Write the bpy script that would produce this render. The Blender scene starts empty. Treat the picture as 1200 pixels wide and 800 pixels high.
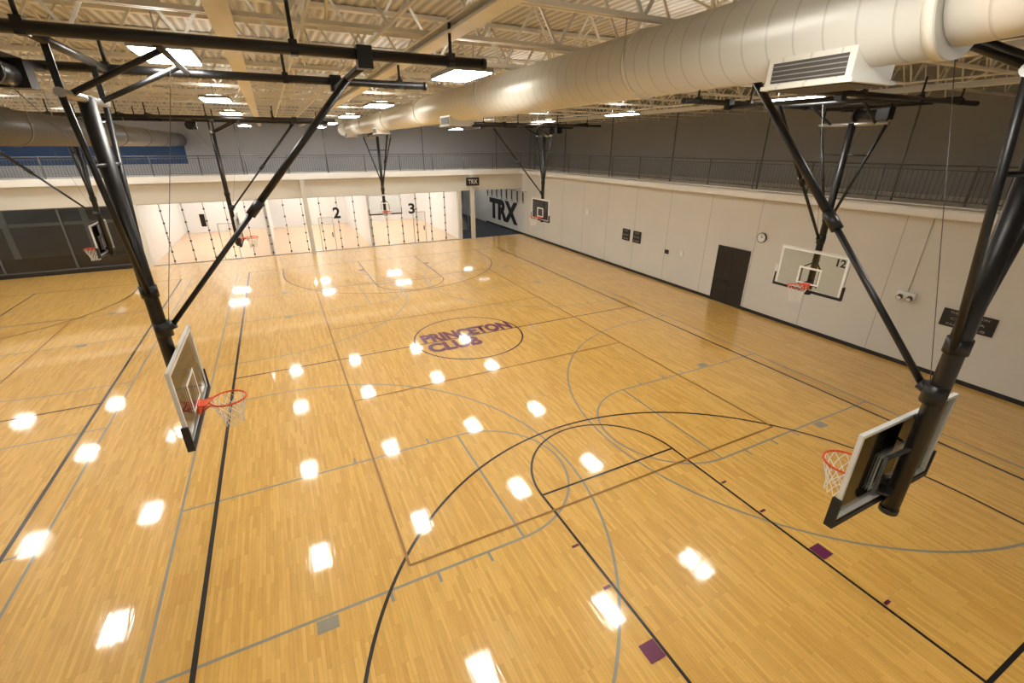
import bpy, math, random
from mathutils import Vector, Matrix
random.seed(4)
S=bpy.context.scene
COL=S.collection
H=6.5
# ------------------------------------------------------------ materials
def mat(name,col,rough=.5,metal=0,emis=None,es=0,coat=0,noise=0,nscale=5,bump=0,bscale=40,spec=None):
    m=bpy.data.materials.new(name); m.use_nodes=True
    nt=m.node_tree; b=nt.nodes['Principled BSDF']
    b.inputs['Base Color'].default_value=(*col,1); b.inputs['Roughness'].default_value=rough
    b.inputs['Metallic'].default_value=metal
    if spec is not None: b.inputs['Specular IOR Level'].default_value=spec
    if coat: b.inputs['Coat Weight'].default_value=coat; b.inputs['Coat Roughness'].default_value=.06
    if emis: b.inputs['Emission Color'].default_value=(*emis,1); b.inputs['Emission Strength'].default_value=es
    tc=nt.nodes.new('ShaderNodeTexCoord')
    if noise:
        n=nt.nodes.new('ShaderNodeTexNoise'); n.inputs['Scale'].default_value=nscale; n.inputs['Detail'].default_value=4
        nt.links.new(tc.outputs['Object'],n.inputs['Vector'])
        mx=nt.nodes.new('ShaderNodeMix'); mx.data_type='RGBA'
        mx.inputs[6].default_value=(*[c*(1-noise) for c in col],1); mx.inputs[7].default_value=(*[min(1,c*(1+noise)) for c in col],1)
        nt.links.new(n.outputs['Fac'],mx.inputs[0]); nt.links.new(mx.outputs[2],b.inputs['Base Color'])
    if bump:
        n=nt.nodes.new('ShaderNodeTexNoise'); n.inputs['Scale'].default_value=bscale
        nt.links.new(tc.outputs['Object'],n.inputs['Vector'])
        bp=nt.nodes.new('ShaderNodeBump'); bp.inputs['Strength'].default_value=bump
        nt.links.new(n.outputs['Fac'],bp.inputs['Height']); nt.links.new(bp.outputs['Normal'],b.inputs['Normal'])
    return m
def glassmat(name,tint,refl):
    m=bpy.data.materials.new(name); m.use_nodes=True; nt=m.node_tree
    for n in list(nt.nodes): nt.nodes.remove(n)
    o=nt.nodes.new('ShaderNodeOutputMaterial'); t=nt.nodes.new('ShaderNodeBsdfTransparent'); t.inputs[0].default_value=(*tint,1)
    g=nt.nodes.new('ShaderNodeBsdfGlossy'); g.inputs['Roughness'].default_value=.03
    mx=nt.nodes.new('ShaderNodeMixShader'); fr=nt.nodes.new('ShaderNodeFresnel'); fr.inputs[0].default_value=1.45
    mu=nt.nodes.new('ShaderNodeMath'); mu.operation='MULTIPLY'; mu.inputs[1].default_value=refl
    nt.links.new(fr.outputs[0],mu.inputs[0]); nt.links.new(mu.outputs[0],mx.inputs[0])
    nt.links.new(t.outputs[0],mx.inputs[1]); nt.links.new(g.outputs[0],mx.inputs[2]); nt.links.new(mx.outputs[0],o.inputs[0])
    return m
def wood(name,c1,c2,c3,rough,coat):
    m=bpy.data.materials.new(name); m.use_nodes=True; nt=m.node_tree; b=nt.nodes['Principled BSDF']
    tc=nt.nodes.new('ShaderNodeTexCoord'); sp=nt.nodes.new('ShaderNodeSeparateXYZ'); cb=nt.nodes.new('ShaderNodeCombineXYZ')
    L=nt.links.new
    L(tc.outputs['Object'],sp.inputs[0]); L(sp.outputs['Y'],cb.inputs['X']); L(sp.outputs['X'],cb.inputs['Y'])
    br=nt.nodes.new('ShaderNodeTexBrick'); L(cb.outputs[0],br.inputs['Vector'])
    br.inputs['Scale'].default_value=1; br.inputs['Brick Width'].default_value=.6; br.inputs['Row Height'].default_value=.057
    br.inputs['Mortar Size'].default_value=.0010; br.inputs['Mortar Smooth'].default_value=.3
    br.offset=.37; br.offset_frequency=3; br.squash=1.4; br.squash_frequency=5
    br.inputs['Color1'].default_value=(*c1,1); br.inputs['Color2'].default_value=(*c2,1); br.inputs['Mortar'].default_value=(*c3,1)
    mp=nt.nodes.new('ShaderNodeMapping'); mp.inputs['Scale'].default_value=(12,1.2,1)
    L(tc.outputs['Object'],mp.inputs[0])
    n=nt.nodes.new('ShaderNodeTexNoise'); n.inputs['Scale'].default_value=2; n.inputs['Detail'].default_value=5; L(mp.outputs[0],n.inputs['Vector'])
    rp=nt.nodes.new('ShaderNodeValToRGB'); rp.color_ramp.elements[0].position=.3; rp.color_ramp.elements[0].color=(.91,.90,.87,1); rp.color_ramp.elements[1].position=.7; rp.color_ramp.elements[1].color=(1.03,1.03,1.03,1)
    L(n.outputs['Fac'],rp.inputs[0])
    mx=nt.nodes.new('ShaderNodeMix'); mx.data_type='RGBA'; mx.blend_type='MULTIPLY'; mx.inputs[0].default_value=1
    L(br.outputs['Color'],mx.inputs[6]); L(rp.outputs[0],mx.inputs[7]); L(mx.outputs[2],b.inputs['Base Color'])
    b.inputs['Roughness'].default_value=rough; b.inputs['Specular IOR Level'].default_value=.4
    b.inputs['Coat Weight'].default_value=coat; b.inputs['Coat Roughness'].default_value=.06; b.inputs['Coat IOR'].default_value=1.55
    n2=nt.nodes.new('ShaderNodeTexNoise'); n2.inputs['Scale'].default_value=1; mp2=nt.nodes.new('ShaderNodeMapping'); mp2.inputs['Scale'].default_value=(18,2.5,1)
    L(tc.outputs['Object'],mp2.inputs[0]); L(mp2.outputs[0],n2.inputs['Vector'])
    bp=nt.nodes.new('ShaderNodeBump'); bp.inputs['Strength'].default_value=.05; bp.inputs['Distance'].default_value=.014
    L(n2.outputs['Fac'],bp.inputs['Height']); L(bp.outputs['Normal'],b.inputs['Normal']); L(bp.outputs['Normal'],b.inputs['Coat Normal'])
    return m
def panelwall(name,col,axis,step):
    m=mat(name,col,.6); nt=m.node_tree; b=nt.nodes['Principled BSDF']; L=nt.links.new
    tc=nt.nodes.new('ShaderNodeTexCoord'); sp=nt.nodes.new('ShaderNodeSeparateXYZ'); L(tc.outputs['Object'],sp.inputs[0])
    d=nt.nodes.new('ShaderNodeMath'); d.operation='DIVIDE'; d.inputs[1].default_value=step; L(sp.outputs[axis],d.inputs[0])
    f=nt.nodes.new('ShaderNodeMath'); f.operation='FRACT'; L(d.outputs[0],f.inputs[0])
    c=nt.nodes.new('ShaderNodeMath'); c.operation='LESS_THAN'; c.inputs[1].default_value=.01; L(f.outputs[0],c.inputs[0])
    n=nt.nodes.new('ShaderNodeTexNoise'); n.inputs['Scale'].default_value=.6; L(tc.outputs['Object'],n.inputs['Vector'])
    m1=nt.nodes.new('ShaderNodeMix'); m1.data_type='RGBA'; m1.inputs[6].default_value=(*[k*.93 for k in col],1); m1.inputs[7].default_value=(*[min(1,k*1.05) for k in col],1); L(n.outputs['Fac'],m1.inputs[0])
    mx=nt.nodes.new('ShaderNodeMix'); mx.data_type='RGBA'; L(c.outputs[0],mx.inputs[0]); L(m1.outputs[2],mx.inputs[6]); mx.inputs[7].default_value=(*[k*.6 for k in col],1)
    L(mx.outputs[2],b.inputs['Base Color'])
    return m
def deckmat(name,col):
    m=mat(name,col,.6); nt=m.node_tree; b=nt.nodes['Principled BSDF']; L=nt.links.new
    tc=nt.nodes.new('ShaderNodeTexCoord'); w=nt.nodes.new('ShaderNodeTexWave'); w.bands_direction='X'; w.inputs['Scale'].default_value=1.6
    L(tc.outputs['Object'],w.inputs['Vector'])
    mx=nt.nodes.new('ShaderNodeMix'); mx.data_type='RGBA'; mx.inputs[6].default_value=(*[k*.6 for k in col],1); mx.inputs[7].default_value=(*col,1)
    L(w.outputs['Fac'],mx.inputs[0]); L(mx.outputs[2],b.inputs['Base Color'])
    bp=nt.nodes.new('ShaderNodeBump'); bp.inputs['Strength'].default_value=.8; bp.inputs['Distance'].default_value=.05; L(w.outputs['Fac'],bp.inputs['Height']); L(bp.outputs[0],b.inputs['Normal'])
    return m
def ductmat(name,col,step):
    m=mat(name,col,.38,.15); nt=m.node_tree; b=nt.nodes['Principled BSDF']; L=nt.links.new
    tc=nt.nodes.new('ShaderNodeTexCoord'); w=nt.nodes.new('ShaderNodeTexWave'); w.bands_direction='Y'; w.inputs['Scale'].default_value=step
    w.wave_profile='SAW'
    L(tc.outputs['Object'],w.inputs['Vector'])
    r=nt.nodes.new('ShaderNodeValToRGB'); r.color_ramp.elements[0].position=.9; r.color_ramp.elements[0].color=(*col,1); r.color_ramp.elements[1].position=.97; r.color_ramp.elements[1].color=(*[k*.78 for k in col],1)
    L(w.outputs['Fac'],r.inputs[0]); L(r.outputs[0],b.inputs['Base Color'])
    bp=nt.nodes.new('ShaderNodeBump'); bp.inputs['Strength'].default_value=.3; bp.inputs['Distance'].default_value=.01; L(w.outputs['Fac'],bp.inputs['Height']); L(bp.outputs[0],b.inputs['Normal'])
    return m
M={}
M['floor']=wood('maple_floor',(.84,.53,.14),(.70,.40,.088),(.42,.21,.05),.40,1.0)
M['court']=wood('court_floor_wood',(.86,.60,.38),(.82,.54,.32),(.6,.4,.25),.4,.6)
M['blackline']=mat('black_floor_paint',(.010,.010,.012),.3,coat=.8,noise=.2)
M['grayline']=mat('gray_floor_paint',(.30,.29,.23),.3,coat=.8,noise=.1)
M['goldline']=mat('brown_floor_paint',(.32,.16,.03),.3,coat=.8,noise=.1)
M['purple']=mat('purple_floor_paint',(.15,.02,.08),.3,coat=.8,noise=.1)
M['wall']=panelwall('painted_wall_panels',(.68,.67,.63),'Y',2.45)
M['cream']=mat('cream_wall_paint',(.68,.66,.60),.6,noise=.05,nscale=.7)
M['upper']=mat('taupe_wall_paint',(.34,.335,.33),.7,noise=.06,nscale=.6)
M['upperfar']=mat('gray_wall_paint',(.44,.445,.48),.7,noise=.06,nscale=.6)
M['white']=mat('white_paint',(.85,.85,.84),.45,noise=.03)
M['housing']=mat('lamp_housing_gray',(.28,.27,.25),.5,noise=.05)
M['courtwhite']=mat('court_white',(.90,.90,.90),.35,noise=.02)
M['black']=mat('black_powdercoat',(.009,.009,.010),.38,noise=.2,spec=.5)
M['blackwall']=mat('black_vinyl',(.015,.014,.015),.5,noise=.2)
M['door']=mat('dark_brown_door_paint',(.014,.011,.010),.4,noise=.2)
M['pad']=mat('black_foam_pad',(.012,.012,.014),.6,bump=.1)
M['steel']=mat('galvanized_steel',(.45,.44,.42),.35,.8,noise=.1)
M['joist']=mat('cream_steel_paint',(.78,.75,.67),.5,noise=.08)
M['deck']=deckmat('roof_deck_paint',(.72,.69,.62))
M['duct']=ductmat('duct_paint',(.72,.695,.62),1.3)
M['ductdark']=ductmat('duct_paint_gray',(.16,.16,.165),1.3)
M['grille']=mat('grille_dark',(.07,.065,.058),.5,noise=.1)
M['fitting']=mat('patch_fitting_gray',(.05,.05,.05),.4,.5,noise=.1)
M['rail']=mat('gray_rail_paint',(.12,.12,.125),.45,noise=.1)
M['orange']=mat('orange_rim_paint',(.78,.085,.02),.35,noise=.1)
M['net']=mat('white_net_cord',(.85,.85,.85),.8,noise=.05)
M['board_frame']=mat('aluminium_frame',(.68,.69,.69),.4,.1,noise=.05)
M['boardline']=mat('white_board_line',(.9,.9,.9),.5,noise=.02)
M['glass']=glassmat('backboard_glass',(.92,.95,.94),1.0)
M['cglass']=glassmat('court_glass',(.98,.99,.98),.6)
M['darkglass']=glassmat('tinted_glass',(.66,.68,.68),2.0)
M['blue']=mat('blue_wall_paint',(.02,.065,.18),.6,noise=.1)
M['carpet']=mat('navy_carpet',(.03,.035,.05),.9,bump=.3,bscale=200)
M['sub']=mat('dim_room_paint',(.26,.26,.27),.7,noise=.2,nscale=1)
M['lens']=mat('lamp_lens',(.9,.9,.9),.4,emis=(1,.965,.89),es=42)
M['topfill']=mat('added_top_fill_glow',(.9,.9,.9),.4,emis=(1,.965,.89),es=16)  # added glow on the lamp tops, brightens the roof
M['lens2']=mat('court_lamp_lens',(.9,.9,.9),.4,emis=(1,.965,.93),es=48)
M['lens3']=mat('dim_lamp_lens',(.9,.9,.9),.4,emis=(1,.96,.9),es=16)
M['signwhite']=mat('sign_white',(.8,.8,.78),.5,noise=.02)
M['signgray']=mat('sign_letter_gray',(.42,.40,.37),.5,noise=.02)
# ------------------------------------------------------------ mesh builder
class MB:
    def __init__(s): s.v=[];s.f=[];s.m=[];s.sm=[];s.mats=[]
    def mi(s,k):
        if k not in s.mats: s.mats.append(k)
        return s.mats.index(k)
    def face(s,ids,k,smooth=False): s.f.append(ids); s.m.append(s.mi(k)); s.sm.append(smooth)
    def box(s,x0,x1,y0,y1,z0,z1,k):
        b=len(s.v); s.v+=[(x0,y0,z0),(x1,y0,z0),(x1,y1,z0),(x0,y1,z0),(x0,y0,z1),(x1,y0,z1),(x1,y1,z1),(x0,y1,z1)]
        for q in ((0,3,2,1),(4,5,6,7),(0,1,5,4),(1,2,6,5),(2,3,7,6),(3,0,4,7)): s.face([b+i for i in q],k)
    def tube(s,p0,p1,r,k,n=8,r1=None,caps=True):
        p0=Vector(p0);p1=Vector(p1);d=(p1-p0)
        if d.length<1e-6: return
        d.normalize(); up=Vector((0,0,1)) if abs(d.z)<.9 else Vector((1,0,0))
        a=d.cross(up).normalized(); c=d.cross(a).normalized(); r1=r if r1 is None else r1
        b=len(s.v)
        for P,R in ((p0,r),(p1,r1)):
            for i in range(n):
                t=2*math.pi*i/n; s.v.append(tuple(P+a*(R*math.cos(t))+c*(R*math.sin(t))))
        for i in range(n):
            j=(i+1)%n; s.face([b+i,b+j,b+n+j,b+n+i],k,n>4)
        if caps: s.face([b+n-1-i for i in range(n)],k); s.face([b+n+i for i in range(n)],k)
    def path(s,pts,r,k,n=8,closed=False):
        L=len(pts)
        for i in range(L if closed else L-1): s.tube(pts[i],pts[(i+1)%L],r,k,n)
    def bar(s,p0,p1,w,h,k):
        p0=Vector(p0);p1=Vector(p1);d=(p1-p0).normalized(); up=Vector((0,0,1)) if abs(d.z)<.95 else Vector((1,0,0))
        a=d.cross(up).normalized()*w/2; c=a.cross(d).normalized()*h/2; b=len(s.v)
        for P in (p0,p1):
            for q in (-a-c,a-c,a+c,-a+c): s.v.append(tuple(P+q))
        for q in ((0,1,2,3),(7,6,5,4),(0,4,5,1),(1,5,6,2),(2,6,7,3),(3,7,4,0)): s.face([b+i for i in q],k)
    def strip(s,x0,y0,x1,y1,w,z,k):
        d=Vector((x1-x0,y1-y0)).normalized(); n=Vector((-d.y,d.x))*w/2; b=len(s.v)
        s.v+=[(x0-n.x,y0-n.y,z),(x1-n.x,y1-n.y,z),(x1+n.x,y1+n.y,z),(x0+n.x,y0+n.y,z)]
        s.face([b,b+1,b+2,b+3],k)
    def arc(s,cx,cy,r,a0,a1,w,z,k,n=64):
        b=len(s.v)
        for i in range(n+1):
            t=math.radians(a0+(a1-a0)*i/n)
            for R in (r-w/2,r+w/2): s.v.append((cx+R*math.cos(t),cy+R*math.sin(t),z))
        for i in range(n): q=b+2*i; s.face([q,q+1,q+3,q+2],k)
    def mesh(s,name):
        me=bpy.data.meshes.new(name); me.from_pydata(s.v,[],s.f)
        for k in s.mats: me.materials.append(M[k])
        me.polygons.foreach_set('material_index',s.m); me.polygons.foreach_set('use_smooth',s.sm); me.update()
        return me
    def obj(s,name,parent=None): return link(name,s.mesh(name),parent)
def link(name,me,parent=None):
    o=bpy.data.objects.new(name,me); COL.objects.link(o)
    if parent: o.parent=parent
    return o
def empty(name,loc=(0,0,0),rz=0):
    e=bpy.data.objects.new(name,None); e.empty_display_size=.3; COL.objects.link(e); e.location=loc; e.rotation_euler=(0,0,rz); return e
def textmesh(name,body,k,w=None,h=None,ext=.0,off=0.0):
    c=bpy.data.curves.new(name,'FONT'); c.body=body; c.size=1; c.extrude=ext; c.offset=off; c.resolution_u=3
    o=bpy.data.objects.new(name+'_tmp',c); COL.objects.link(o); bpy.context.view_layer.update()
    me=bpy.data.meshes.new_from_object(o.evaluated_get(bpy.context.evaluated_depsgraph_get())); bpy.data.objects.remove(o)
    xs=[v.co.x for v in me.vertices]; ys=[v.co.y for v in me.vertices]
    cx,cy=(min(xs)+max(xs))/2,(min(ys)+max(ys))/2; W,Hh=max(xs)-min(xs),max(ys)-min(ys)
    sx=(w/W) if w else (h/Hh); sy=(h/Hh) if h else sx
    for v in me.vertices: v.co.x=(v.co.x-cx)*sx; v.co.y=(v.co.y-cy)*sy
    me.materials.clear(); me.materials.append(M[k]); me.name=name
    return me
# ------------------------------------------------------------ room shell
XL,XR=-22.0,17.2; YF=32.9; YB=-.9; ZD=8.95; UX=20.4; UY=36.4
b=MB(); b.box(XL,XR,YB,YF,-.2,0,'floor'); b.obj('floor')
b=MB(); b.box(XL-.3,UX+.3,-3.8,UY+.3,ZD,ZD+.15,'deck'); b.obj('ceiling')
b=MB(); b.box(XR,XR+.25,YB,40.3,0,4.6,'wall'); b.box(UX,UX+.2,-3.8,UY+.2,4.6,ZD,'upper'); b.obj('wall_right')
b=MB(); b.box(XL-.25,XL,-3.8,UY+.2,0,ZD,'cream'); b.obj('wall_left')
b=MB(); b.box(XL,XR,YB-.25,YB,0,4.6,'cream'); b.box(XL,UX,-3.8,-3.6,4.6,ZD,'upper'); b.obj('wall_back')
b=MB()
b.box(XL,XR,YF,YF+.25,3.5,4.6,'cream'); b.box(XL,UX,UY,UY+.2,4.6,ZD,'upperfar')
b.box(-7.65,-7.2,YF,YF+.25,0,3.5,'white'); b.box(11.9,12.15,YF,YF+.25,0,3.5,'cream')
b.box(XL,-7.65,YF,YF+.2,0,.2,'blackwall'); b.obj('wall_far')
b=MB(); b.box(XR-.025,XR,YB,12.35,0,.13,'blackwall'); b.box(XR-.025,XR,13.95,40,0,.13,'blackwall'); b.obj('baseboard_right')
b=MB(); b.box(XL,-4.6,UY-.02,UY,5.5,6.8,'blue'); b.obj('blue_wall_band')
# balconies
b=MB()
b.box(16.85,UX,YB,YF-.2,4.6,4.95,'white'); b.box(XL,UX,YF-.25,UY,4.6,4.95,'white'); b.box(XL,UX,-3.6,YB+.2,4.6,4.95,'white')
b.box(16.8,16.85,YB+.2,YF-.25,4.62,4.82,'white')
b.obj('balcony_slab')
def railing(name,p0,p1,step=.13):
    b=MB(); p0=Vector(p0);p1=Vector(p1);L=(p1-p0).length;d=(p1-p0)/L
    for z,r in ((1.05,.026),(.93,.014),(.12,.016)): b.tube(p0+Vector((0,0,z)),p1+Vector((0,0,z)),r,'rail',8)
    n=int(L/2.2)
    for i in range(n+1):
        q=p0+d*(L*i/n); b.tube(q,q+Vector((0,0,1.05)),.026,'rail',8)
    n=int(L/step)
    for i in range(n): 
        q=p0+d*(step*(i+.5)); b.tube(q+Vector((0,0,.12)),q+Vector((0,0,.93)),.0095,'rail',4,caps=False)
    return b.obj(name)
railing('balcony_railing',(16.95,YB+.3,4.95),(16.95,YF-.2,4.95))
railing('balcony_railing',(16.95,YF-.15,4.95),(XL+.1,YF-.15,4.95))
b=MB()
for y in [3.2+4.7*i for i in range(7)]: b.tube((17.05,y,4.95),(17.05,y,8.0),.03,'rail',8)
for x in [-19,-14,-9,-1.5,3.2,9.5,15]: b.tube((x,YF-.05,4.95),(x,YF-.05,8.0),.03,'rail',8)
b.obj('balcony_hanger_rods')
# ------------------------------------------------------------ floor markings
h=H
bl=MB(); LW=.055
def line(b,x0,y0,x1,y1,w,z,k): b.strip(x0*h,y0*h,x1*h,y1*h,w,z,k)
def arc(b,cx,cy,r,a0,a1,w,z,k,n=64): b.arc(cx*h,cy*h,r*h,a0,a1,w,z,k,n)
ZK=.005
def maincourt(cx):
    hw=1.175; y0,y1=.081,4.44; yc=2.26
    for x in (cx-hw,cx+hw): line(bl,x,y0,x,y1,LW*1.35,ZK,'blackline')
    for y in (y0,yc,y1): line(bl,cx-hw,y,cx+hw,y,LW,ZK+.0004,'blackline')
    arc(bl,cx,yc,.307,0,360,LW,ZK+.0008,'blackline',96)
    for sgn,yb in ((1,y0),(-1,y1)):
        f=yb+sgn*.87
        for x in (cx-.27,cx+.27): line(bl,x,yb,x,f,.05,ZK,'blackline')
        line(bl,cx-.27,f,cx+.27,f,.05,ZK+.0004,'blackline')
        a=(0,180) if sgn>0 else (180,360)
        arc(bl,cx,f,.27,*a,.05,ZK+.0008,'blackline')
        arc(bl,cx,yb+sgn*.25,.915,*a,LW,ZK+.0012,'blackline',96)
        for s2 in (-1,1): line(bl,cx+s2*.915,yb,cx+s2*.915,yb+sgn*.25,LW,ZK+.0012,'blackline')
maincourt(.847); maincourt(-1.995)
bl.obj('court_lines_black')
bg=MB(); ZG=.002
def crosscourt(xl,xr,yc):
    for s,xb in ((1,xl),(-1,xr)):
        base=xb-s*.24; ft=base+s*.87
        for y in (yc-.27,yc+.27): line(bg,base,y,ft,y,.05,ZG,'grayline')
        line(bg,ft,yc-.27,ft,yc+.27,.05,ZG+.0004,'grayline')
        a=(-90,90) if s>0 else (90,270)
        arc(bg,ft,yc,.27,*a,.05,ZG+.0008,'grayline')
        arc(bg,xb,yc,.92,*a,.05,ZG+.0012,'grayline',96)
        for y in (yc-.92,yc+.92): line(bg,base,y,xb,y,.05,ZG+.0012,'grayline')
        for sy in (-1,1):
            yy=yc+sy*.27
            x0=base+s*.33
            line(bg,x0,yy+sy*.0235,x0+s*.047,yy+sy*.0235,.22,ZG+.0016,'grayline')
            for q in (.5,.62,.76): line(bg,base+s*q,yy,base+s*q,yy+sy*.033,.05,ZG+.0016,'grayline')
for yc in (1.10,3.36):
    crosscourt(-.18,1.863,yc); crosscourt(-3.0,-.985,yc)
line(bg,-.42,.1,-.42,4.42,.05,ZG+.002,'grayline'); line(bg,2.10,.1,2.10,4.42,.05,ZG+.002,'grayline')
line(bg,-.745,.1,-.745,4.42,.05,ZG+.002,'grayline')
bg.obj('court_lines_gray')
bv=MB(); ZV=.008
for cx in (.852,-2.0):
    for x in (cx-.712,cx+.712): line(bv,x,.88,x,3.64,.05,ZV,'goldline')
    for y in (.88,1.8,2.72,3.64): line(bv,cx-.712,y,cx+.712,y,.05,ZV+.0004,'goldline')
bv.obj('volleyball_court_lines')
bp=MB()
for sy,yb in ((1,.081),(-1,4.44)):
    for sx in (-1,1):
        X=.847+sx*.27
        line(bp,X+sx*.005,yb+sy*.352,X+sx*.045,yb+sy*.352,.27,.0105,'purple')
        for q in (.19,.52,.66): line(bp,X+sx*.006,yb+sy*q,X+sx*.027,yb+sy*q,.05,.0105,'purple')
bp.obj('lane_block_markings')
logo=empty('center_court_logo',(.845*h,2.26*h,.011))
for body,w,hh,dx,dy in (('PRINCETON',3.55,.80,.10,.42),('CLUB',1.95,.80,-.72,-.50)):
    me=textmesh('logo_lettering',body,'purple',w,hh,0,.055)
    o=link('logo_lettering',me,logo); o.location=(dx,dy,0)
# ------------------------------------------------------------ roof structure
b=MB()
ys=[-2.6+1.9*i for i in range(21)]
x0,x1=XL,UX; PN=34
for y in ys:
    zt,zb=8.85,7.87
    b.box(x0,x1,y-.06,y-.02,zb-.025,zb+.025,'joist'); b.box(x0,x1,y+.02,y+.06,zb-.025,zb+.025,'joist')
    b.box(x0,x1,y-.08,y+.08,zt,zt+.08,'joist')
    dx=(x1-x0)/PN
    for i in range(PN):
        a=x0+i*dx
        b.bar((a,y,zb),(a+dx/2,y,zt),.03,.04,'joist'); b.bar((a+dx/2,y,zt),(a+dx,y,zb),.03,.04,'joist')
b.obj('roof_bar_joists')
b=MB()
for x in (-17,-9.6,-.2,2.2,9.3,14.2):
    b.box(x-.11,x+.11,-3.6,UY,7.70,7.725,'joist'); b.box(x-.012,x+.012,-3.6,UY,7.725,7.80,'joist'); b.box(x-.11,x+.11,-3.6,UY,7.80,7.82,'joist')
b.obj('roof_girders')
b=MB()
for i in range(20):
    y=ys[i]
    for x in (-19,-13.5,-6,-3,.9,6.3,11.8,16.2):
        if (i+int(x))%2: continue
        b.tube((x,y,7.87),(x,y+1.9,8.85),.02,'joist',6); b.tube((x,y+1.9,7.87),(x,y,8.85),.02,'joist',6)
for x in (-4.6,.6,1.5,6.9,12.9): b.tube((x,-3.5,7.78),(x,UY,7.78),.02,'joist',8)
b.obj('roof_cross_bracing')
# duct
DX,DZ,DR=4.32,7.42,.355
duct=empty('spiral_air_duct')
b=MB()
b.tube((DX,2.0,DZ),(DX,31.5,DZ),DR,'duct',40)
for y in (5,9.7,14.4,19.1,23.8,28.5): b.tube((DX,y-.03,DZ),(DX,y+.03,DZ),DR+.018,'duct',40)
b.tube((DX,1.92,DZ),(DX,2.0,DZ),DR+.02,'duct',40)
b.tube((DX,1.92,DZ),(DX,1.2,DZ+.03),.3,'duct',32); b.tube((DX,1.2,DZ+.03),(DX+.1,-.9,DZ+.2),.25,'ductdark',32)
for y in (5,9.7,14.4,19.1,23.8,28.5):
    for s in (-1,1): b.tube((DX+s*(DR+.012),y,DZ),(DX+s*(DR+.012),y,7.9),.008,'steel',6)
b.obj('duct_body',duct)
for y in (2.75,11.9,20.8,28.9):
    r=MB(); a,l=.27,.36; z0=6.95
    r.box(-a,a,-l,l,z0+.03,DZ-.2,'duct'); r.box(-a-.025,a+.025,-l-.025,l+.025,z0,z0+.03,'duct')
    r.box(-a+.02,a-.02,-l+.02,l-.02,z0-.006,z0,'grille')
    for i in range(9):
        xx=-a+.05+i*(2*a-.1)/8; r.box(xx-.005,xx+.005,-l+.02,l-.02,z0-.010,z0-.006,'housing')
    r.box(-a-.006,-a,-l+.05,l-.05,z0+.05,z0+.2,'grille')
    for i in range(4): r.box(-a-.012,-a-.006,-l+.05,l-.05,z0+.065+i*.035,z0+.073+i*.035,'housing')
    o=r.obj('air_register',duct); o.location=(DX,y,0)
b=MB(); b.tube((-4.75,9,6.86),(-4.75,UY-.05,6.86),.36,'ductdark',40)
for y in range(10,36,4):
    b.tube((-4.75,y-.03,6.86),(-4.75,y+.03,6.86),.375,'ductdark',40)
    for s in (-1,1): b.tube((-4.75+s*.37,y,6.86),(-4.75+s*.37,y,7.9),.008,'steel',6)
b.obj('gray_air_duct')
# ------------------------------------------------------------ lamps
lm=MB(); a,c=.29,.56
lm.box(-a-.02,a+.02,-c-.02,c+.02,7.52,7.58,'housing')
lm.box(-a,a,-c,c,7.505,7.52,'lens')
lm.box(-a*.5,a*.5,-c*.9,c*.9,7.58,7.59,'topfill')  # emissive strip added above the housing to light joists and deck
for s in (-1,1): lm.tube((0,s*.55,7.58),(0,s*.55,7.87),.01,'steel',6)
lme=lm.mesh('high_bay_lamp')
for y in (1.85,7.75,14.2,19.7,26.0,31.2):
    for x in (-14.8,-10.7,-7.0,-.9,2.94,7.4,11.35):  # leftmost column is out of view, added for more light
        if y<2 and (x<-5 or x>8): continue
        link('high_bay_lamp',lme).location=(x,y,0)
# ------------------------------------------------------------ basketball hoops
RZ=3.05; my=-.52
def frame_mesh(PS):
    b=MB() # overhead frame
    for s in (-1,1):
        b.tube((s*PS,-3.0,7.42),(s*PS,3.7,7.42),.055,'black',12)
        b.tube((s*PS,3.7,7.42),(s*PS,3.74,7.42),.062,'black',12)
        b.bar((s*.72,my,6.98),(s*.72,my,7.42),.06,.02,'black')
        b.tube((s*.5,my,6.98),(s*min(PS,.6),my+.9,7.42),.03,'black',8)
        for y in (-2.2,-.5,1.6,3.3):
            b.box(s*PS-.05,s*PS+.05,y-.04,y+.04,7.36,7.50,'black'); b.tube((s*PS,y,7.48),(s*PS,y,7.84),.02,'black',6)
        b.box(s*PS-.07,s*PS+.07,2.22,2.38,7.28,7.50,'black')
    w=max(PS,.78)
    b.tube((-w,my,7.42),(w,my,7.42),.045,'black',12); b.tube((-PS,my+.9,7.42),(PS,my+.9,7.42),.035,'black',12)
    b.tube((-w,-2.2,7.5),(w,-2.2,7.5),.04,'black',12); b.tube((-PS,2.3,7.33),(PS,2.3,7.33),.045,'black',10)
    b.box(-min(w,1.2),min(w,1.2),-1.2,-1.1,7.34,7.40,'black')
    return b.mesh('overhead_frame')
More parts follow.
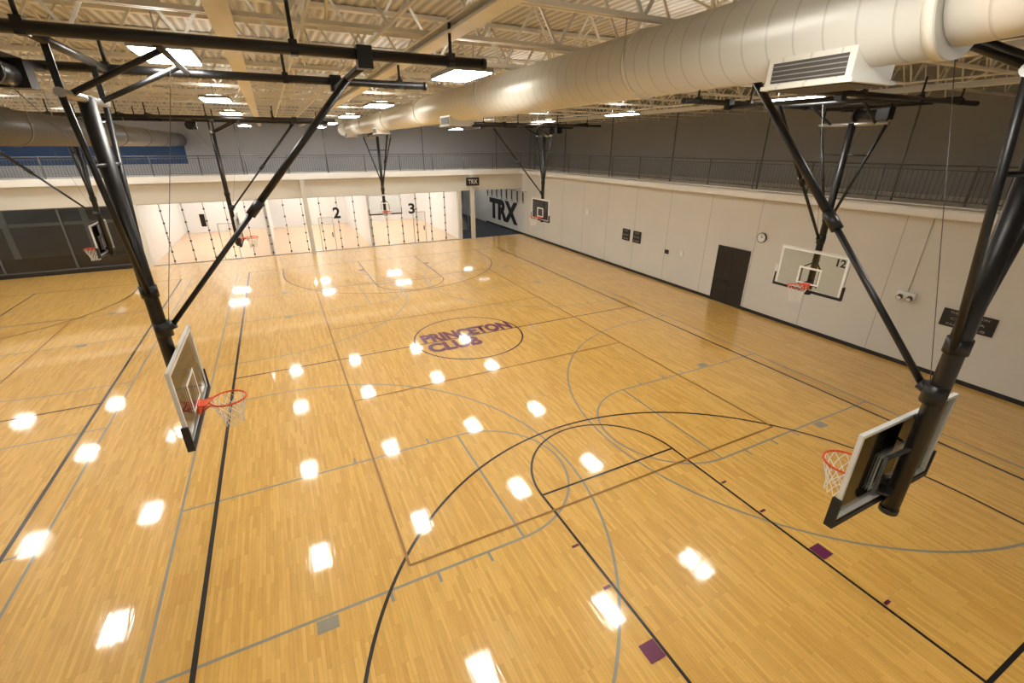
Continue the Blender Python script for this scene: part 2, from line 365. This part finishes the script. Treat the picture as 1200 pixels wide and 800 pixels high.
def hoop_parts():
    P={}
    b=MB() # mast and legs
    b.tube((0,my,2.80),(0,my,7.0),.082,'black',16)
    b.tube((0,my,2.76),(0,my,2.82),.09,'black',16)
    b.tube((0,my+.02,4.15),(0,my+.02,4.35),.102,'black',16)
    for s in (-1,1):
        b.tube((s*.74,my,6.98),(s*.07,my,4.75),.033,'black',10)
    b.tube((-.78,my,6.98),(.78,my,6.98),.045,'steel',12)
    b.tube((-.56,my,6.3),(.56,my,6.3),.022,'black',8)
    b.tube((0,my,4.7),(0,my,4.85),.1,'black',16)
    P['mast']=b.mesh('mast')
    b=MB() # brace
    p=Vector((0,my+.1,4.25)); q=Vector((0,2.3,7.33)); m=p.lerp(q,.48)
    b.tube(p,m,.034,'black',10); b.tube(m,q,.045,'black',12); b.tube(p.lerp(q,.455),p.lerp(q,.51),.062,'black',12)
    b.tube(p-Vector((0,.1,.02)),p+Vector((0,.06,.05)),.06,'black',10)
    b.tube((.06,my+.1,4.3),(.25,.4,7.4),.004,'rail',6)
    P['folding_brace']=b.mesh('folding_brace')
    b=MB() # winch
    b.tube((-.25,-1.15,7.2),(.3,-1.15,7.2),.11,'black',16); b.box(-.45,-.2,-1.28,-1.0,7.08,7.36,'black'); b.tube((.3,-1.15,7.2),(.36,-1.15,7.2),.15,'black',16)
    b.tube((0,-1.15,7.15),(0,my,6.2),.005,'rail',6)
    P['winch']=b.mesh('winch')
    b=MB() # glass board
    W,z0,z1,yb=.915,2.9,3.97,-.385
    b.box(-W+.03,W-.03,yb-.012,yb,z0+.03,z1-.03,'glass')
    P['backboard_glass']=b.mesh('backboard_glass')
    b=MB()
    t=.035
    b.box(-W,W,yb-.035,yb+.008,z1-t,z1,'board_frame'); b.box(-W,W,yb-.035,yb+.008,z0,z0+t,'board_frame')
    for s in (-1,1): b.box(min(s*W,s*(W-t)),max(s*W,s*(W-t)),yb-.035,yb+.008,z0+t,z1-t,'board_frame')
    e=.004
    for (xa,xb,za,zb) in ((-.305,.305,3.46,3.51),(-.305,.305,3.05,3.09),(-.305,-.255,3.09,3.46),(.255,.305,3.09,3.46)):
        b.box(xa,xb,yb,yb+e,za,zb,'boardline')
    for (xa,xb,za,zb) in ((-W+t,W-t,z1-t-.04,z1-t),(-W+t,-W+t+.04,z0+t,z1-t-.04),(W-t-.04,W-t,z0+t,z1-t-.04)):
        b.box(xa,xb,yb,yb+e,za,zb,'boardline')
    P['backboard_frame']=b.mesh('backboard_frame')
    b=MB()
    b.box(-W-.03,W+.03,yb-.055,yb+.03,z0-.055,z0+.015,'pad')
    for s in (-1,1):
        xa,xb=sorted((s*(W-.005),s*(W+.03))); b.box(xa,xb,yb-.055,yb+.03,z0+.015,z0+.30,'pad')
    P['edge_padding']=b.mesh('edge_padding')
    b=MB() # arms
    for s in (-1,1):
        b.bar((s*.24,yb-.03,3.0),(s*.24,yb-.03,3.5),.03,.03,'rail')
        b.bar((s*.24,yb-.03,3.48),(s*.06,my,3.62),.03,.03,'black'); b.bar((s*.24,yb-.03,3.05),(s*.06,my,3.0),.03,.03,'black')
    b.box(-.1,.1,my,yb-.02,3.0,3.1,'black')
    b.tube((0,my,3.9),(0,yb-.02,3.94),.02,'black',8)
    P['support_arms']=b.mesh('support_arms')
    b=MB() # rim
    R=.235
    pts=[(R*math.cos(2*math.pi*i/32),R*math.sin(2*math.pi*i/32),RZ) for i in range(32)]
    b.path(pts,.014,'orange',8,True)
    b.box(-.1,.1,yb,yb+.02,RZ-.14,RZ+.03,'orange'); b.box(-.09,.09,yb,yb+.12,RZ-.012,RZ+.004,'orange')
    for s in (-1,1):
        b.tube((s*.09,yb+.02,RZ-.005),(s*.16,-.165,RZ-.005),.011,'orange',8); b.tube((s*.05,yb+.02,RZ-.13),(s*.09,-.21,RZ-.012),.01,'orange',8)
    P['rim']=b.mesh('rim')
    b=MB()
    N=12; lev=[(0,.232),(.08,.21),(.16,.18),(.24,.152),(.32,.132),(.41,.135)]
    def pt(i,l):
        t=2*math.pi*(i+.5*(l%2))/N; z,r=lev[l]; return (r*math.cos(t),r*math.sin(t),RZ-.012-z)
    for l in range(5):
        for i in range(N):
            b.tube(pt(i,l),pt(i,l+1),.005,'net',4,caps=False)
            b.tube(pt(i,l),pt(i-1 if l%2==0 else i+1,l+1),.005,'net',4,caps=False)
    P['net']=b.mesh('net')
    return P
HP=hoop_parts(); FW=frame_mesh(1.25); FN=frame_mesh(.5)
def hoop(x,y,rz,num=None,winch=True,fr=None):
    e=empty('basketball_hoop',(x,y,0),math.radians(rz))
    link('overhead_frame',fr or FW,e)
    for n,me in HP.items():
        if n=='winch' and not winch: continue
        link(n,me,e)
    if num:
        t=link('number_label',textmesh('number_label',num,'blackwall',.22,.2,.002,.03),e); t.location=(-.72,-.375,3.78) ; t.rotation_euler=(math.pi/2,0,math.pi)
hoop(-1.18,7.15,-90)
hoop(5.5,2.15,0,None,True,FN)
hoop(5.5,27.2,180,None,True,FN)
hoop(12.1,7.13,90,'12')
hoop(12.0,21.6,90,'9')
hoop(-1.22,21.7,-90)
hoop(-6.4,21.7,90,'5',False)
hoop(-6.4,7.15,90,None,False)
# ------------------------------------------------------------ racquetball courts
CB=45.0
b=MB(); b.box(-7.2,11.9,YF+.02,CB,-.2,.0,'court'); b.obj('court_floor')
b=MB(); b.box(-7.45,12.15,CB,CB+.2,0,4.6,'courtwhite'); b.box(-7.45,-7.2,YF+.25,CB,0,4.6,'courtwhite'); b.box(11.9,12.15,YF+.25,CB,0,4.6,'courtwhite')
for x in (-.85,5.5): b.box(x-.1,x+.1,YF+.25,CB,0,4.6,'courtwhite')
b.obj('wall_courts')
b=MB(); b.box(-7.45,12.15,YF+.25,CB+.2,4.58,4.6,'courtwhite'); b.obj('ceiling_courts')
for x in (-4.0,2.3,8.7):
    for y in (35.5,39,42.5):
        m_=MB(); m_.box(-.65,.65,-.35,.35,4.5,4.58,'white'); m_.box(-.6,.6,-.3,.3,4.49,4.5,'lens2'); o=m_.obj('court_ceiling_lamp'); o.location=(x,y,0)
gw=empty('court_glass_wall',(0,0,0))
b=MB(); fr=MB(); dt=MB()
NP=18
xs=[-7.2+i*(19.1/NP) for i in range(NP+1)]
for i in range(NP):
    b.box(xs[i]+.01,xs[i+1]-.01,YF+.11,YF+.125,.03,3.48,'cglass')
for i,x in enumerate(xs):
    if 0<i<NP:
        b.box(x-.008,x+.008,YF-.12,YF+.1,.03,3.48,'cglass')
        fr.box(x-.014,x+.014,YF+.09,YF+.14,.03,3.48,'steel')
        for z in (.2,.75,1.3,1.85,2.4,3.1):
            dt.box(x-.045,x+.045,YF+.05,YF+.11,z-.045,z+.045,'fitting')
fr.box(-7.2,11.9,YF+.05,YF+.18,0,.03,'steel'); fr.box(-7.2,11.9,YF+.05,YF+.18,3.47,3.5,'steel')
b.obj('glass_panels',gw); fr.obj('frames',gw); dt.obj('patch_fittings',gw)
for body,x,w_ in (('1',-4.2,.26),('2',3.35,.45),('3',8.4,.45)):
    t=link('court_number_'+body,textmesh('court_number',body,'black',w_,.72,.004,.03 if body!='1' else .01),gw); t.location=(x,YF+.03,2.45); t.rotation_euler=(math.pi/2,0,0)
for x in (-3.1,2.6,8.9):
    q=MB(); q.box(-.45,-.42,-.03,.03,.02,2.2,'steel'); q.box(.42,.45,-.03,.03,.02,2.2,'steel'); q.box(-.45,.45,-.03,.03,2.17,2.2,'steel'); q.box(.28,.34,-.06,.0,.9,1.2,'fitting'); q.box(-.42,.42,-.005,.005,.03,2.17,'cglass')
    o=q.obj('door_glass',gw); o.location=(x,YF+.06,0)
b=MB()
for x in (1.55,12.9): b.box(x-.13,x+.13,YF-.45,YF-.19,0,4.6,'cream')
b.obj('balcony_columns')
# ------------------------------------------------------------ left tinted windows and dim rooms
w=empty('window_1',(0,0,0)); b=MB(); g=MB()
xx=[-22,-19.2,-16.4,-13.6,-10.6,-7.65]
for i in range(5):
    g.box(xx[i]+.04,xx[i+1]-.04,YF+.1,YF+.12,.2,3.46,'darkglass')
for x in xx: b.box(x-.04,x+.04,YF+.03,YF+.17,.2,3.5,'rail')
b.box(-22,-7.65,YF+.03,YF+.17,3.44,3.5,'rail'); b.box(-22,-7.65,YF+.03,YF+.17,.2,.26,'rail')
g.obj('glazing',w); b.obj('mullions',w)
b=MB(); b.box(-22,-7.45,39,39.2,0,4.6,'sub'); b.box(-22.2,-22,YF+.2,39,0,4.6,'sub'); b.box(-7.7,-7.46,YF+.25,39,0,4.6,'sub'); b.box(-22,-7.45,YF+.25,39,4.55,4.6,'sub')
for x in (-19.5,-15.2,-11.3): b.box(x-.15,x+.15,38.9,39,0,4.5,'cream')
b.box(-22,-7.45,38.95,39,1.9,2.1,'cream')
b.obj('wall_dim_room')
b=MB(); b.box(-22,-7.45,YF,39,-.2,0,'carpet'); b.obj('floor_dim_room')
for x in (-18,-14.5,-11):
    m_=MB(); m_.box(-.6,.6,-.3,.3,4.42,4.55,'white'); m_.box(-.55,.55,-.25,.25,4.41,4.42,'lens3'); o=m_.obj('dim_room_fill_lamp'); o.location=(x,36,0)  # unseen lamps added to brighten the room behind the tinted glass
# ------------------------------------------------------------ corridor bay with stairs
b=MB(); b.box(12.15,XR,YF,46,-.2,0,'carpet'); b.obj('floor_corridor')
b=MB(); b.box(12.15,XR+.25,46,46.2,0,4.6,'upper'); b.box(XR,XR+.25,40.3,46,0,4.6,'wall'); b.obj('wall_corridor')
b=MB(); b.box(12.15,XR,UY+.2,46.2,4.55,4.6,'upper'); b.obj('ceiling_corridor')
st=MB()
for i in range(14): st.box(12.5,14.0,36.5+i*.29,36.5+(i+1)*.29,0 if i<1 else i*.17-.05,(i+1)*.17,'sub'); st.box(12.5,14.0,36.49+i*.29,36.52+i*.29,(i+1)*.17-.02,(i+1)*.17+.004,'steel')
for s in (12.5,14.0):
    st.bar((s,36.4,.1),(s,40.5,2.5),.05,.25,'rail'); st.tube((s,36.4,1.05),(s,40.5,3.45),.025,'steel',8); st.tube((s,36.4,.0),(s,36.4,1.05),.025,'steel',8); st.tube((s,38.4,1.2),(s,38.4,2.25),.02,'steel',8); st.tube((s,40.5,2.4),(s,40.5,3.45),.02,'steel',8)
st.obj('staircase')
for x,y in ((15.2,36),(15.2,40.5),(13.2,37.2),(13.2,43)):
    m_=MB(); m_.box(-.6,.6,-.3,.3,4.42,4.55,'white'); m_.box(-.55,.55,-.25,.25,4.41,4.42,'lens3'); o=m_.obj('corridor_ceiling_lamp'); o.location=(x,y,0)
# ------------------------------------------------------------ right wall fittings
XW=XR-.006
def wallbox(name,y,z,w,hh,t,k,txt=None):
    e=empty(name,(XW,y,z)); q=MB(); q.box(-t,0,-w/2,w/2,-hh/2,hh/2,k); q.obj('plate',e)
    if txt:
        n=len(txt)
        for i,s in enumerate(txt):
            me=textmesh('lettering',s,'signgray',min(w*.72,len(s)*hh/n*.5),hh/n*.38,0,.0)
            o=link('lettering',me,e); o.rotation_euler=(math.pi/2,0,-math.pi/2); o.location=(-t-.004,0,hh/2-(i+.5)*hh/n)
    return e
wallbox('wall_sign',5.1,1.85,1.22,.52,.03,'blackwall',['THE PRINCETON','CLUB IS A','FAMILY CLUB'])
for y in (19.3,20.2): wallbox('wall_sign',y,1.95,.62,.62,.03,'blackwall',['GYM','RULES','HOURS'])
wallbox('exit_sign',24.0,2.75,.3,.3,.06,'white')
wallbox('thermostat',16.0,1.7,.16,.22,.04,'white'); wallbox('notice_plate',11.1,2.0,.12,.5,.03,'white'); wallbox('notice_plate',17.0,1.6,.25,.2,.03,'blackwall')
e=empty('emergency_light',(XW,6.7,2.2)); q=MB(); q.box(-.12,0,-.24,.24,-.09,.12,'white')
for s in (-.13,.13): q.tube((-.1,s,-.04),(-.2,s,-.08),.08,'grille',14); q.tube((-.2,s,-.08),(-.205,s,-.082),.065,'white',14)
q.tube((-.02,0,.1),(-.02,0,2.35),.01,'steel',6); q.obj('lamp_unit',e)
e=empty('wall_clock',(XW,12.0,3.12)); q=MB(); q.tube((0,0,0),(-.05,0,0),.2,'black',32); q.tube((-.045,0,0),(-.054,0,0),.175,'white',32); q.bar((-.058,0,0),(-.058,.0,.13),.012,.012,'black'); q.bar((-.058,0,0),(-.058,-.08,.04),.016,.016,'black')
for i in range(12):
    t=math.pi*i/6; q.bar((-.056,.13*math.cos(t),.13*math.sin(t)),(-.056,.16*math.cos(t),.16*math.sin(t)),.01,.01,'black')
q.obj('clock_body',e)
e=empty('door_1',(XW,13.15,0)); q=MB()
q.box(-.05,0,-.8,-.72,0,2.5,'blackwall'); q.box(-.05,0,.72,.8,0,2.5,'blackwall'); q.box(-.05,0,-.72,.72,2.42,2.5,'blackwall'); q.box(-.035,0,-.72,.72,0,2.42,'door')
q.box(-.04,-.035,-.004,.004,0,2.42,'blackwall'); q.bar((-.07,.1,1.0),(-.07,.65,1.0),.03,.05,'blackwall'); q.bar((-.07,-.65,1.0),(-.07,-.1,1.0),.03,.05,'blackwall'); q.obj('double_leaf',e)
t=empty('wall_lettering_trx',(XR-.012,36.4,1.42)); me=textmesh('lettering','TRX','blackwall',5.6,1.75,.01,.05); o=link('lettering',me,t); o.rotation_euler=(math.pi/2,0,-math.pi/2)
e=empty('suspension_trainer_rack',(XR,35.5,3.1)); q=MB(); q.tube((-.3,-3.5,.2),(-.3,3.5,.2),.03,'steel',8)
for i in range(8):
    y=-3.4+i*.97; q.tube((0,y,.2),(-.3,y,.2),.025,'steel',8); q.box(-.32,-.28,y-.03,y+.03,-.6,.2,'grille'); q.box(-.32,-.28,y+.1,y+.16,-.5,.2,'grille'); q.tube((-.3,y-.08,-.62),(-.3,y+.2,-.62),.02,'black',6)
q.obj('rail_and_straps',e)
e=empty('hanging_sign',(12.9,YF-.5,4.15)); q=MB(); q.box(-.5,.5,-.03,.03,-.28,.28,'blackwall')
for s in (-.4,.4): q.tube((s,0,.28),(s,0,.5),.01,'steel',6)
q.obj('plate',e); o=link('lettering',textmesh('lettering','TRX',"signwhite",.7,.3,0,.01),e); o.rotation_euler=(math.pi/2,0,0); o.location=(0,-.035,0)
b=MB(); b.tube((16.78,YB+.5,4.9),(16.78,YF-.5,4.9),.02,'steel',8); b.obj('balcony_edge_conduit')
# ------------------------------------------------------------ world + camera
wd=bpy.data.worlds.new('World'); S.world=wd; wd.use_nodes=True; wd.node_tree.nodes['Background'].inputs[0].default_value=(.05,.05,.05,1); wd.node_tree.nodes['Background'].inputs[1].default_value=.3
cam=bpy.data.cameras.new('camera'); co=bpy.data.objects.new('camera',cam); COL.objects.link(co)
cam.sensor_fit='HORIZONTAL'; cam.sensor_width=36; cam.lens=15.93; cam.clip_end=200; cam.clip_start=.05
co.location=(0,0,H); co.rotation_euler=(math.radians(90-23.3),0,math.radians(-26.4))
S.camera=co
S.view_settings.view_transform='Standard'; S.view_settings.look='None'; S.view_settings.exposure=0
